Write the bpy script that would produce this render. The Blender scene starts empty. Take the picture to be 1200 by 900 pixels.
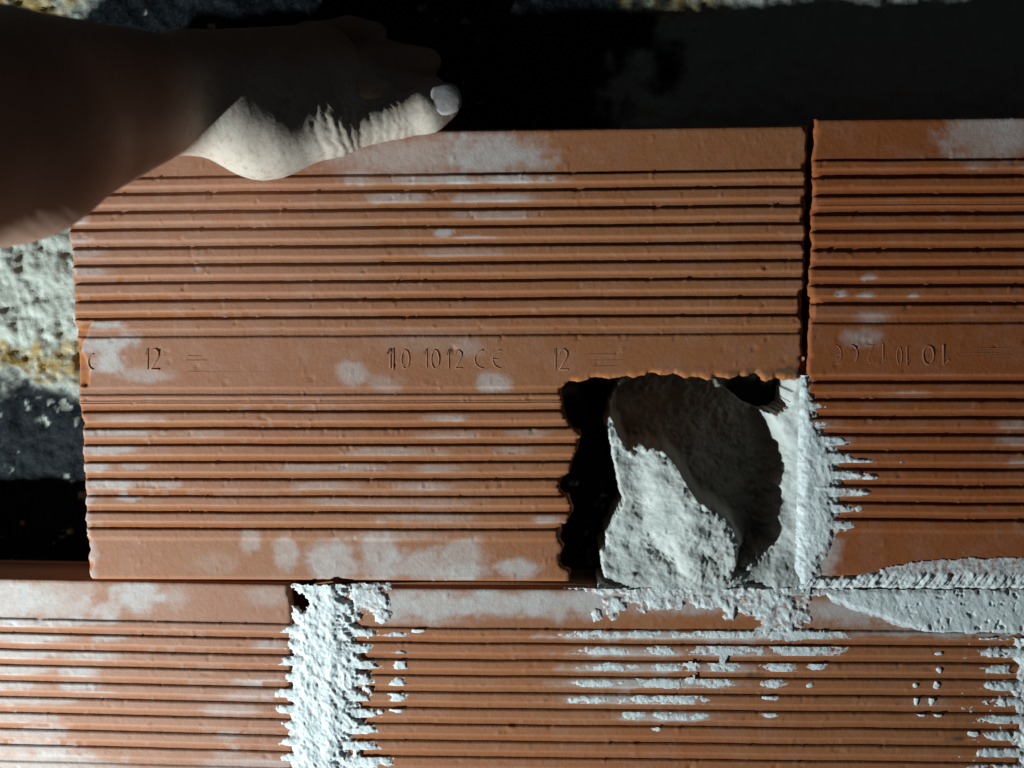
import bpy, math, random
import numpy as np
from mathutils import Vector, Matrix

S = bpy.context.scene
C = S.collection
random.seed(7)
MM = 0.001

# ------------------------------------------------------------------ camera
# world: X along the wall, Y into the wall (0 = face of the bricks), Z up;
# the lower left corner of the loose brick is the origin
CAM = np.array([0.26280, -0.52379, 0.16958])
YAW, PITCH, ROLL = 0.0386143, -0.1106395, 0.0075922
HFOV = math.radians(56)
FPX = 600 / math.tan(HFOV / 2)

def _rot(a, b, c):
    ca, sa, cb, sb, cc, sc = math.cos(a), math.sin(a), math.cos(b), math.sin(b), math.cos(c), math.sin(c)
    Rz = np.array([[ca, -sa, 0], [sa, ca, 0], [0, 0, 1]])
    Rx = np.array([[1, 0, 0], [0, cb, -sb], [0, sb, cb]])
    Ry = np.array([[cc, 0, sc], [0, 1, 0], [-sc, 0, cc]])
    return Rz @ Rx @ Ry
ROT = _rot(YAW, PITCH, ROLL)

cam = bpy.data.cameras.new('camera')
cam.sensor_fit = 'HORIZONTAL'
cam.angle = HFOV
cam.clip_start = 0.01
cam.clip_end = 50
cam.dof.use_dof = True
cam.dof.focus_distance = 0.535
cam.dof.aperture_fstop = 6.3
camo = bpy.data.objects.new('camera', cam)
C.objects.link(camo)
right, fwd, up = ROT[:, 0], ROT[:, 1], ROT[:, 2]
M = Matrix.Identity(4)
for i in range(3):
    M[i][0], M[i][1], M[i][2], M[i][3] = right[i], up[i], -fwd[i], CAM[i]
camo.matrix_world = M
S.camera = camo

# ------------------------------------------------------------------ light
w = bpy.data.worlds.new('World')
S.world = w
w.use_nodes = True
bg = w.node_tree.nodes['Background']
bg.inputs['Color'].default_value = (0.72, 0.85, 1.0, 1)
bg.inputs['Strength'].default_value = 0.015

lamp = bpy.data.lights.new('work_lamp', 'SPOT')
lamp.energy = 73.0
lamp.color = (0.84, 1.0, 1.06)
lamp.shadow_soft_size = 0.016
lamp.spot_size = math.radians(84)
lamp.spot_blend = 1.0
lampo = bpy.data.objects.new('work_lamp', lamp)
C.objects.link(lampo)
LPOS = Vector((-0.56, -0.42, -0.46))
lampo.location = LPOS
lampo.rotation_euler = (Vector((0.02, 0.0, -0.04)) - LPOS).to_track_quat('-Z', 'Y').to_euler()

S.view_settings.view_transform = 'Standard'
S.view_settings.look = 'None'
S.view_settings.exposure = 0.0
S.view_settings.gamma = 1.0
S.render.filter_size = 1.9

# ------------------------------------------------------------------ helpers
def to_px(X, Y, Z):
    v = np.stack([X - CAM[0], Y - CAM[1], Z - CAM[2]], -1) @ ROT
    return 600 + FPX * v[..., 0] / v[..., 1], 450 - FPX * v[..., 2] / v[..., 1]

def at(px, py, Y=0.0):
    d = ROT @ np.array([(px - 600) / FPX, 1.0, -(py - 450) / FPX])
    return CAM + d * ((Y - CAM[1]) / d[1])

def _hash(ix, iy, seed):
    h = (ix.astype(np.int64) * 374761393 + iy.astype(np.int64) * 668265263 + seed * 1442695041) & 0xffffffff
    h = ((h ^ (h >> 13)) * 1274126177) & 0xffffffff
    h = (h ^ (h >> 16)) & 0xffff
    return h / 32767.5 - 1.0

def vn(x, y, seed=0):
    x, y = np.broadcast_arrays(np.asarray(x, float), np.asarray(y, float))
    ix, iy = np.floor(x), np.floor(y)
    fx, fy = x - ix, y - iy
    fx, fy = fx * fx * fx * (fx * (fx * 6 - 15) + 10), fy * fy * fy * (fy * (fy * 6 - 15) + 10)
    a, b = _hash(ix, iy, seed), _hash(ix + 1, iy, seed)
    c, d = _hash(ix, iy + 1, seed), _hash(ix + 1, iy + 1, seed)
    return (a + (b - a) * fx) * (1 - fy) + (c + (d - c) * fx) * fy

def fbm(x, y, seed=0, octv=4, gain=0.5):
    s, a, t = 0.0, 1.0, 0.0
    for o in range(octv):
        s = s + a * vn(np.asarray(x) * 2 ** o + 17.3 * o, np.asarray(y) * 2 ** o - 9.1 * o, seed + o * 31)
        t += a
        a *= gain
    return s / t

def sstep(a, b, x):
    t = np.clip((x - a) / (b - a), 0, 1)
    return t * t * (3 - 2 * t)

def poly_sd(poly, X, Y):
    """signed distance to a polygon, positive inside"""
    P = np.asarray(poly, float)
    d = np.full(X.shape, 1e9)
    ins = np.zeros(X.shape, bool)
    for (ax, ay), (bx, by) in zip(P, np.roll(P, -1, 0)):
        ex, ey = bx - ax, by - ay
        t = np.clip(((X - ax) * ex + (Y - ay) * ey) / (ex * ex + ey * ey + 1e-12), 0, 1)
        d = np.minimum(d, np.hypot(X - ax - t * ex, Y - ay - t * ey))
        cond = (ay > Y) != (by > Y)
        xc = ax + (Y - ay) * ex / (ey if abs(ey) > 1e-12 else 1e-12)
        ins ^= cond & (X < xc)
    return np.where(ins, d, -d)

def make_mesh(name, V, F, mats, attrs=None, smooth=True):
    me = bpy.data.meshes.new(name)
    V = np.asarray(V, np.float32)
    q = [f for f in F]
    if isinstance(F, np.ndarray):
        n = F.shape[1]
        me.vertices.add(len(V))
        me.vertices.foreach_set('co', V.ravel())
        me.loops.add(F.size)
        me.loops.foreach_set('vertex_index', F.astype(np.int32).ravel())
        me.polygons.add(len(F))
        me.polygons.foreach_set('loop_start', np.arange(0, F.size, n, dtype=np.int32))
        me.update(calc_edges=True)
    else:
        me.from_pydata(V.tolist(), [], q)
    if smooth:
        me.polygons.foreach_set('use_smooth', np.ones(len(me.polygons), bool))
    for m in (mats if isinstance(mats, (list, tuple)) else [mats]):
        me.materials.append(m)
    for k, a in (attrs or {}).items():
        at_ = me.attributes.new(k, 'FLOAT', 'POINT')
        at_.data.foreach_set('value', np.asarray(a, np.float32).ravel())
    me.validate()
    me.update()
    return me

def obj(name, me, parent=None):
    o = bpy.data.objects.new(name, me)
    C.objects.link(o)
    if parent is not None:
        o.parent = parent
    return o

def tag(o, label=None, cat=None, group=None, kind=None):
    if label: o['label'] = label
    if cat: o['category'] = cat
    if group: o['group'] = group
    if kind: o['kind'] = kind
    return o

def boundary_edges(F):
    e = np.concatenate([F[:, [0, 1]], F[:, [1, 2]], F[:, [2, 3]], F[:, [3, 0]]])
    key = np.sort(e, 1)
    k = key[:, 0].astype(np.int64) * 10 ** 8 + key[:, 1]
    u, idx, cnt = np.unique(k, return_index=True, return_counts=True)
    return e[idx[cnt == 1]]

def compact(V, F, attrs):
    used = np.unique(F)
    mp = -np.ones(len(V), int)
    mp[used] = np.arange(len(used))
    return V[used], mp[F], {k: a[used] for k, a in attrs.items()}

# ------------------------------------------------------------------ materials
def nodes(name):
    m = bpy.data.materials.new(name)
    m.use_nodes = True
    nt = m.node_tree
    return m, nt, nt.nodes['Principled BSDF']

def N(nt, typ, **kw):
    n = nt.nodes.new(typ)
    for k, v in kw.items():
        if k in n.inputs.keys():
            n.inputs[k].default_value = v
        else:
            setattr(n, k, v)
    return n

def mixc(nt, fac, a, b):
    n = nt.nodes.new('ShaderNodeMix')
    n.data_type = 'RGBA'
    for sock, v in ((n.inputs['Factor'], fac), (n.inputs['A'], a), (n.inputs['B'], b)):
        if isinstance(v, bpy.types.NodeSocket): nt.links.new(v, sock)
        elif isinstance(v, (int, float)): sock.default_value = v
        else: sock.default_value = (*v, 1)
    return n.outputs['Result']

def math_(nt, op, a, b=0.0, c=0.0, clamp=False):
    n = nt.nodes.new('ShaderNodeMath')
    n.operation = op
    n.use_clamp = clamp
    for i, v in enumerate((a, b, c)):
        if isinstance(v, bpy.types.NodeSocket): nt.links.new(v, n.inputs[i])
        else: n.inputs[i].default_value = v
    return n.outputs[0]

def noise(nt, vec, scale, detail=4, rough=0.6):
    n = N(nt, 'ShaderNodeTexNoise', Scale=scale, Detail=detail, Roughness=rough)
    nt.links.new(vec, n.inputs['Vector'])
    return n.outputs['Fac']

def ramp(nt, f, a, b):
    n = N(nt, 'ShaderNodeMapRange')
    n.interpolation_type = 'SMOOTHSTEP'
    n.inputs['From Min'].default_value = a
    n.inputs['From Max'].default_value = b
    nt.links.new(f, n.inputs['Value'])
    return n.outputs['Result']

def bump(nt, h, strength, dist, prev=None):
    n = N(nt, 'ShaderNodeBump', Strength=strength, Distance=dist)
    nt.links.new(h, n.inputs['Height'])
    if prev is not None: nt.links.new(prev, n.inputs['Normal'])
    return n.outputs['Normal']

DUST = (0.55, 0.485, 0.45)
def clay(name, c1, c2):
    m, nt, p = nodes(name)
    v = nt.nodes.new('ShaderNodeTexCoord').outputs['Object']
    broad = noise(nt, v, 14, 3)
    fine = noise(nt, v, 260, 5, 0.7)
    col = mixc(nt, ramp(nt, broad, 0.3, 0.7), c1, c2)
    col = mixc(nt, math_(nt, 'MULTIPLY', ramp(nt, fine, 0.55, 0.75), 0.35), col, tuple(x * 0.62 for x in c1))
    grain = noise(nt, v, 1400, 2, 0.5)
    col = mixc(nt, math_(nt, 'MULTIPLY', ramp(nt, grain, 0.5, 0.8), 0.30), col, tuple(min(1, x * 1.25 + 0.015) for x in c2))
    da = N(nt, 'ShaderNodeAttribute', attribute_name='dust').outputs['Fac']
    dn = noise(nt, v, 170, 5, 0.75)
    f = math_(nt, 'MULTIPLY', da, math_(nt, 'ADD', math_(nt, 'MULTIPLY', dn, 1.1), 0.42), clamp=True)
    col = mixc(nt, f, col, DUST)
    fr = N(nt, 'ShaderNodeAttribute', attribute_name='fresh').outputs['Fac']
    col = mixc(nt, math_(nt, 'MULTIPLY', fr, ramp(nt, fine, 0.2, 0.7)), col, (0.52, 0.17, 0.035))
    st = N(nt, 'ShaderNodeAttribute', attribute_name='stain').outputs['Fac']
    col = mixc(nt, math_(nt, 'MULTIPLY', st, ramp(nt, noise(nt, v, 120, 4), 0.25, 0.6)), col, (0.075, 0.06, 0.035))
    nt.links.new(col, p.inputs['Base Color'])
    p.inputs['Roughness'].default_value = 0.78
    p.inputs['Specular IOR Level'].default_value = 0.25
    b = bump(nt, noise(nt, v, 420, 5, 0.65), 0.5, 0.0005)
    b = bump(nt, noise(nt, v, 1500, 2, 0.6), 0.35, 0.00018, b)
    nt.links.new(b, p.inputs['Normal'])
    return m

CLAY_A = clay('clay_orange', (0.355, 0.118, 0.042), (0.37, 0.138, 0.054))
CLAY_B = clay('clay_orange_dimmed', (0.315, 0.084, 0.022), (0.33, 0.096, 0.028))  # weaker lamp light on the right, painted in as darker clay
CLAY_C = clay('clay_orange_lit', (0.38, 0.145, 0.07), (0.39, 0.165, 0.085))  # brightness close to the lamp, painted in as paler clay

def mortar_mat(name, c1, c2, c3):
    m, nt, p = nodes(name)
    v = nt.nodes.new('ShaderNodeTexCoord').outputs['Object']
    n1 = noise(nt, v, 60, 5, 0.65)
    n2 = noise(nt, v, 420, 4, 0.7)
    col = mixc(nt, ramp(nt, n1, 0.35, 0.68), c1, c2)
    col = mixc(nt, math_(nt, 'MULTIPLY', ramp(nt, n2, 0.55, 0.75), 0.4), col, c3)
    thin = N(nt, 'ShaderNodeAttribute', attribute_name='thin').outputs['Fac']
    col = mixc(nt, math_(nt, 'MULTIPLY', thin, ramp(nt, noise(nt, v, 230, 5, 0.7), 0.42, 0.62), clamp=True), col, (0.43, 0.26, 0.22))
    dirt_shade = N(nt, 'ShaderNodeAttribute', attribute_name='dirt_shade').outputs['Fac']
    col = mixc(nt, dirt_shade, col, (0.20, 0.165, 0.12))  # patchy dirt, plus crater shade painted into the colour
    nt.links.new(col, p.inputs['Base Color'])
    p.inputs['Roughness'].default_value = 0.85
    p.inputs['Specular IOR Level'].default_value = 0.2
    b = bump(nt, n2, 0.6, 0.0007)
    b = bump(nt, noise(nt, v, 1300, 3), 0.4, 0.00025, b)
    nt.links.new(b, p.inputs['Normal'])
    return m
MORTAR = mortar_mat('white_mortar', (0.79, 0.81, 0.79), (0.69, 0.72, 0.70), (0.46, 0.46, 0.44))

LUMP_MORTAR = mortar_mat('grey_mortar', (0.60, 0.60, 0.55), (0.46, 0.47, 0.43), (0.34, 0.33, 0.29))

# ------------------------------------------------------------------ old wall behind
YB = 0.046
def old_wall():
    x0, x1, z0, z1, st = -0.42, 0.95, -0.40, 0.62, 0.0022
    # finer where it is seen
    xs = np.concatenate([np.arange(x0, -0.1, 0.0025), np.arange(-0.1, 0.60, 0.0014), np.arange(0.60, x1, 0.0025)])
    zs = np.concatenate([np.arange(z0, -0.03, 0.004), np.arange(-0.03, 0.37, 0.0014), np.arange(0.37, z1, 0.0025)])
    X, Z = np.meshgrid(xs, zs)
    px, py = to_px(X, np.full(X.shape, YB), Z)
    big = fbm(X * 14, Z * 14, 3, 3)
    med = fbm(X * 70, Z * 62, 11, 4, 0.62)
    peb = fbm(X * 190, Z * 150, 19, 3, 0.6)
    # dark bitumen coat with painted-in hand shadow, rough pale render and ochre lichen stains
    wob = fbm(X * 45, Z * 45, 41, 4, 0.6)
    wob2 = fbm(X * 130, Z * 130, 47, 3, 0.6)
    tar_shade = sstep(-18, 18, py - 443 + wob * 34 + wob2 * 22)                 # left, low part
    tl = sstep(-25, 25, px - 85 + wob * 60 + wob2 * 30) * sstep(-40, 40, 760 - px + wob * 120) * sstep(330, 240, py)  # bitumen at the left end, arm and hand shadow painted in beyond
    tar_shade = np.maximum(tar_shade, tl)
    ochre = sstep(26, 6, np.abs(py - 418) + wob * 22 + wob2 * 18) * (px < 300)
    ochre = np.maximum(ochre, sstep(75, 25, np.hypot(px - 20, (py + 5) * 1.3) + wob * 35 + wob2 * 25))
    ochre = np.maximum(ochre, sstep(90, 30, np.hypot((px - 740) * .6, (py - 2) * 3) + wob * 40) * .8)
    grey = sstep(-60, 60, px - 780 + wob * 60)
    chips = sstep(0.60, 0.80, wob2 + 0.4 * wob + .42 * sstep(60, 10, np.hypot((px - 75) * 1.2, py - 470))) * tar_shade
    rough = 1.0 - 0.55 * np.clip(tar_shade - chips, 0, 1)
    h = big * 2.2 + rough * (med * 4.4 + peb * 1.9) * (1 - 0.5 * grey)
    Yw = YB - np.clip(h, -6, 4.0) * MM
    V = np.stack([X, Yw, Z], -1).reshape(-1, 3)
    nz, nx = X.shape
    idx = np.arange(nz * nx).reshape(nz, nx)
    F = np.stack([idx[:-1, :-1], idx[:-1, 1:], idx[1:, 1:], idx[1:, :-1]], -1).reshape(-1, 4)
    m, nt, p = nodes('old_rough_render')
    v = nt.nodes.new('ShaderNodeTexCoord').outputs['Object']
    A = lambda k: N(nt, 'ShaderNodeAttribute', attribute_name=k).outputs['Fac']
    n1 = noise(nt, v, 110, 5, 0.7)
    n2 = noise(nt, v, 500, 4, 0.7)
    col = mixc(nt, ramp(nt, n1, 0.3, 0.7), (0.50, 0.51, 0.44), (0.36, 0.36, 0.30))
    col = mixc(nt, math_(nt, 'MULTIPLY', ramp(nt, n2, 0.55, 0.75), 0.5), col, (0.16, 0.15, 0.12))
    col = mixc(nt, math_(nt, 'MULTIPLY', A('grey'), 0.6), col, (0.30, 0.29, 0.27))
    col = mixc(nt, math_(nt, 'MULTIPLY', A('ochre'), ramp(nt, n1, 0.25, 0.6)), col, (0.34, 0.21, 0.05))
    tar_shade_c = mixc(nt, ramp(nt, n2, 0.4, 0.75), (0.004, 0.005, 0.006), (0.016, 0.021, 0.027))
    col = mixc(nt, math_(nt, 'SUBTRACT', A('tar_shade'), math_(nt, 'MULTIPLY', A('chips'), 0.75), clamp=True), col, tar_shade_c)
    nt.links.new(col, p.inputs['Base Color'])
    p.inputs['Roughness'].default_value = 0.7
    p.inputs['Specular IOR Level'].default_value = 0.1
    b = bump(nt, n1, 0.6, 0.0015)
    b = bump(nt, n2, 0.6, 0.0006, b)
    nt.links.new(b, p.inputs['Normal'])
    at_ = dict(tar_shade=tar_shade, ochre=ochre, grey=grey, chips=chips)
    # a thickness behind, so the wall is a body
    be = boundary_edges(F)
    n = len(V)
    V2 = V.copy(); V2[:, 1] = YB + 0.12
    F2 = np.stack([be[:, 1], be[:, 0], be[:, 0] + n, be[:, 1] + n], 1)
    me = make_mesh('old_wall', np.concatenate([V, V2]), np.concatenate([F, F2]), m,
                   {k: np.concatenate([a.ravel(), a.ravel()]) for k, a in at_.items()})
    o = obj('old_wall', me)
    tag(o, kind='structure')
    return o
old_wall()

# ------------------------------------------------------------------ hollow clay bricks
BW, BH, BT = 0.400, 0.248, 0.040
SH = 0.007
def zl(py):            # height on the loose brick of a groove seen at this photo row
    return at(610, py)[2]
def zr(py):            # the same on the upper right brick, whose base is at 0.0015
    return at(1110, py)[2] - 0.0032 + 0.0030

FULL, THIN = 1.05, 0.5
PROF_A = ([(zl(v), FULL, 3.6) for v in (223.3, 245, 265.8, 287.5, 308.3, 329.3, 350.8, 371.7)] +
          [(zl(392.8), THIN, 3.6), (zl(461.7), 0.45, 3.2), (zl(471.3), 0.65, 1.6)] +
          [(zl(v), FULL, 3.5) for v in (482.3, 502.3, 522, 542.3, 562.5)] + [(zl(582.5), 0.9, 3.5)] +
          [(zl(v), FULL, 3.5) for v in (601.7, 621.3)], zl(203.7), zl(632))
PROF_B = ([(zr(v), FULL + .2, 3.7) for v in (213.3,)] + [(zr(235), 1.1, 3.6), (zr(245.5), .6, 1.5)] +
          [(zr(v), FULL + .2, 3.7) for v in (257, 277.5, 299.5, 320.5, 341.7, 362.8)] + [(zr(384.7), THIN, 3.6)] +
          [(zr(v), FULL + .2, 3.6) for v in (454.7, 475.3, 496.2, 516.3, 536.2, 557, 576.7, 596.7, 615.8)],
          zr(193.3), zr(627.5))

def profile_points(prof):
    lines, ztop, zbot = prof
    pts = [(0.0, -0.6), (zbot - 0.0009, -0.6), (zbot, 0.0)]
    for z, d, rw in sorted(lines):
        pts += [(z - 0.00018, -0.12), (z, -d), (z + rw * MM, -d), (z + rw * MM + 0.0005, -d * .45), (z + rw * MM + 0.0012, 0.0), (z + rw * MM + 0.0018, 0.0)]
    pts += [(ztop - 0.0002, -0.05), (ztop, -0.75), (BH, -0.65)]
    out = [pts[0]]
    for p in sorted(pts)[1:]:
        if p[0] - out[-1][0] > 4e-5: out.append(p)
    return np.array(out)

def prof_at(prof, z):
    P = profile_points(prof)
    return np.interp(z, P[:, 0], P[:, 1])

def rib_index(prof, z):
    return np.searchsorted(np.array(sorted([l[0] for l in prof[0]] + [prof[1]])), z)

def boxf(V, F, x0, x1, y0, y1, z0, z1, jag=None):
    n = len(V)
    V += [(x0, y0, z0), (x1, y0, z0), (x1, y1, z0), (x0, y1, z0), (x0, y0, z1), (x1, y0, z1), (x1, y1, z1), (x0, y1, z1)]
    if jag:
        for k in (1, 2, 5, 6):
            a = V[n + k]
            V[n + k] = (a[0] + random.uniform(-jag, jag), a[1], a[2])
    F += [(n, n + 3, n + 2, n + 1), (n + 4, n + 5, n + 6, n + 7), (n, n + 1, n + 5, n + 4), (n + 1, n + 2, n + 6, n + 5),
          (n + 2, n + 3, n + 7, n + 6), (n + 3, n, n + 4, n + 7)]

NOTCH = [(975, 440), (936, 443), (923, 446), (910, 442), (897, 447), (891, 441), (886, 437), (876, 440), (867, 438), (857, 443),
         (850, 443), (838, 442), (829, 446), (820, 442), (802, 443), (795, 440), (790, 438), (776, 439), (763, 436), (752, 441),
         (743, 444), (735, 440), (727, 441), (712, 444), (697, 442), (682, 447), (667, 447), (660, 452), (658, 458), (661, 477),
         (664, 492), (671, 500), (681, 508), (678, 523), (671, 543), (667, 552), (659, 560), (653, 570), (658, 578), (667, 582),
         (671, 600), (663, 613), (655, 620), (656, 633), (661, 643), (655, 652), (656, 661), (667, 668), (669, 684), (669, 720), (975, 720)]

def build_brick(name, prof, mat, base, rotz_deg, seed, dust, parent=None, notch=False, stain=None, step=0.0011, chips=(), extra=None):
    """base = world (x, z) of the lower left front corner; rot in the wall plane (clockwise positive)"""
    P = profile_points(prof)
    zs = list(P[:, 0])
    fill = []
    for a, b in zip(zs[:-1], zs[1:]):
        n = int((b - a) / 0.0014)
        fill += [a + (b - a) * (k + 1) / (n + 1) for k in range(n)]
    zs = np.array(sorted(zs + fill))
    xs = np.arange(0, BW + step * .5, step); xs[-1] = BW
    X, Z = np.meshgrid(xs, zs)
    H = np.interp(Z, P[:, 0], P[:, 1])
    # extruded clay: lines waver a little, edges of the ribs are nicked and dragged
    inner = sstep(0, 0.004, Z) * sstep(BH, BH - 0.004, Z)
    Zd = Z + inner * (fbm(X * 22, Z * 25, seed, 3) * 0.00030 + fbm(X * 150, Z * 90, seed + 5, 3) * 0.00009)
    nick = sstep(0.58, 0.72, fbm(X * 190, Z * 330, seed + 9, 3, 0.6))
    H = H - nick * 0.6 * (H > -0.3)
    clod = sstep(0.70, 0.80, fbm(X * 330 + 5, Z * 330, seed + 13, 2)) * 0.45
    H = H + clod + fbm(X * 9, Z * 9, seed + 2, 2) * 0.35 + fbm(X * 260, Z * 260, seed + 21, 2) * 0.06
    # rounded, slightly broken outer edges
    ex = np.minimum(X, BW - X); ez = np.minimum(Z, BH - Z)
    H = H - 0.9 * sstep(0.0012, 0, ex) - 0.7 * sstep(0.001, 0, ez)
    edge_chip = sstep(0.25, 0.55, fbm(X * 0 + (X > .2) * 7, Z * 230, seed + 31, 3)) * sstep(0.0034, 0.0008, ex)
    H = H - edge_chip * 1.6
    Xd = X + np.where(X < .2, 1, -1) * sstep(0.006, 0, ex) * np.clip(fbm(Z * 120, Z * 0 + (X > .2) * 3.3, seed + 37, 4) + .35, 0, 1) * 0.0016
    rz = math.radians(-rotz_deg)
    c, s = math.cos(rz), math.sin(rz)
    Xw, Zw = base[0] + Xd * c - Zd * s, base[1] + Xd * s + Zd * c
    px, py = to_px(Xw, np.zeros(Xw.shape), Zw)
    fresh = np.zeros(X.shape)
    for poly, depth in chips:
        sd = poly_sd(poly, px + 4 * fbm(X * 200, Z * 200, seed + 3, 3), py + 4 * fbm(X * 200, Z * 200, seed + 4, 3))
        k = sstep(-1.0, 2.0, sd)
        H = H - k * (depth + 0.3 * fbm(X * 300, Z * 300, seed + 6, 3))
        fresh = np.maximum(fresh, k * .35)
    # dust: thin wiped cement film, it clings to what stands proud
    D = np.zeros(X.shape)
    nn = fbm(px / 30, py / 26, seed + 50, 5, 0.68)
    n2 = fbm(px / 60, py / 7, seed + 60, 3)
    for (cx, cy, rx, ry, st_) in dust:
        d = np.hypot((px - cx) / rx, (py - cy) / ry) + nn * 0.75 + n2 * .2
        D = 1 - (1 - D) * (1 - st_ * sstep(1.30, 0.45, d))
    lines_bottom = H > -1.0
    D = D * np.where(lines_bottom, 1, 0.18)
    D = np.clip(D + (0.13 * sstep(800, 100, px) + 0.06 * sstep(-0.1, 0.5, nn)) * lines_bottom, 0, 1)  # base film, stronger leftwards to paint in the paler tone near the lamp
    St = np.zeros(X.shape)
    for (cx, cy, rx, ry, st_) in (stain or []):
        d = np.hypot((px - cx) / rx, (py - cy) / ry) + nn * 0.5
        St = np.maximum(St, st_ * sstep(1.15, 0.6, d))
    nz, nx = X.shape
    idx = np.arange(nz * nx).reshape(nz, nx)
    F = np.stack([idx[:-1, :-1], idx[:-1, 1:], idx[1:, 1:], idx[1:, :-1]], -1).reshape(-1, 4)
    if notch:
        npx = px + 2.0 * fbm(px / 9, py / 9, 71, 3, .6); npy = py + 2.0 * fbm(px / 9, py / 9, 77, 3, .6)
        sd = poly_sd(NOTCH, npx, npy)            # >0 inside the notch
        fresh = np.maximum(fresh, sstep(-7, -1, sd) * 0.9 * (py < 470) + sstep(-3.5, -0.5, sd) * .6)
        H = H - sstep(-4.5, 0, sd) * (0.6 + 1.3 * np.clip(fbm(px / 8, py / 8, 81, 3) + .3, 0, 1))
        keep = (sd.ravel()[F] < 0).all(1)
        gz, gx = np.gradient(sd, zs, xs)
        F = F[keep]
        be = boundary_edges(F)
        bv = np.unique(be)
        mv = np.zeros(X.size, bool); mv[bv] = True
        mv = mv.reshape(X.shape) & (sd > -4.5) & (ex > 0.0004) & (ez > 0.0004)
        g2 = gx ** 2 + gz ** 2 + 1e-9
        Xd = Xd - np.where(mv, np.clip(sd * gx / g2, -.002, .002), 0)
        Zd = Zd - np.where(mv, np.clip(sd * gz / g2, -.002, .002), 0)
    V = np.stack([Xd, -H * MM, Zd], -1).reshape(-1, 3)
    att = dict(dust=D.ravel(), fresh=fresh.ravel(), stain=St.ravel())
    V, F, att = compact(V, F, att)
    be = boundary_edges(F)
    bv = np.unique(be)
    mp = -np.ones(len(V), int); mp[bv] = np.arange(len(bv)) + len(V)
    Vb = V[bv].copy()
    inn = (Vb[:, 0] > .004) & (Vb[:, 0] < BW - .004) & (Vb[:, 2] > .004) & (Vb[:, 2] < BH - .004)
    jit = fbm(Vb[:, 0] * 220, Vb[:, 2] * 220, seed + 90, 3)
    Vb[:, 1] = SH + inn * jit * 0.002
    Vb[:, 0] += inn * jit * 0.0022
    Vb[:, 2] += inn * fbm(Vb[:, 0] * 200 + 9, Vb[:, 2] * 200, seed + 95, 3) * 0.002
    F2 = np.stack([be[:, 1], be[:, 0], mp[be[:, 0]], mp[be[:, 1]]], 1)
    att2 = {k: np.concatenate([a, a[bv] * (0.7 if k == 'dust' else 1.0)]) for k, a in att.items()}
    att2['fresh'][len(V):] = np.where(inn, 0.9, 0.0)
    V = np.concatenate([V, Vb]); F = np.concatenate([F, F2])
    # the hollow body behind the face: back shell, top and bottom walls, webs between the cells
    bvx, bf = [], []
    y0, y1 = SH - 0.0006, BT - SH + 0.0006
    ncell = 8
    pit = (BH - 0.0066) / ncell
    for k in range(ncell + 1):
        za = 0.0007 + k * pit; zb = za + (0.0056 if k not in (0, ncell) else 0.0052)
        xe = BW - 0.0009
        if notch and zb < 0.118:
            xe = 0.2665 + random.uniform(-.006, .006)
        boxf(bvx, bf, 0.0009, xe, y0, y1, za, zb, jag=0.002 if xe < .39 else None)
    if notch:
        boxf(bvx, bf, 0.0011, BW - 0.0011, BT - SH, BT, 0.118, BH - 0.0010)
        boxf(bvx, bf, 0.0013, 0.268, BT - SH + .0003, BT - .0003, 0.0011, 0.1183, jag=.002)
        # inner face of the shell, so a broken edge shows its thickness
    else:
        boxf(bvx, bf, 0.0011, BW - 0.0011, BT - SH, BT, 0.0010, BH - 0.0010)
    n = len(V)
    V = np.concatenate([V, np.array(bvx)]); F = np.concatenate([F, np.array(bf) + n])
    for k in att2:
        att2[k] = np.concatenate([att2[k], np.full(len(bvx), 0.15 if k == 'dust' else 0.0)])
    me = make_mesh(name, V, F, mat, att2)
    o = obj(name, me, parent)
    o.location = (base[0], 0, base[1])
    o.rotation_euler = (0, -rz, 0)
    return o

# stamped numbers: thin raised strokes, one mesh per brick
GLY = {'1': [[(-.25, .75), (.15, 1), (.15, 0)]],
       '0': [[(math.cos(t) * .42, .5 + .5 * math.sin(t)) for t in np.linspace(0, 2 * math.pi, 19)]],
       '2': [[(-.35, .75), (-.2, .95), (.1, 1), (.35, .85), (.35, .65), (.1, .4), (-.35, 0), (.42, 0)]],
       'C': [[(.3 + math.cos(t) * .75, .5 + .5 * math.sin(t)) for t in np.linspace(math.pi * .5, math.pi * 1.5, 13)]],
       'E': [[(.3 + math.cos(t) * .75, .5 + .5 * math.sin(t)) for t in np.linspace(math.pi * .5, math.pi * 1.5, 13)],
             [(-.42, .5), (-.2, .5), (.12, .5)]],
       '-': [[(-1, 0), (1, .05)]]}

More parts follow.
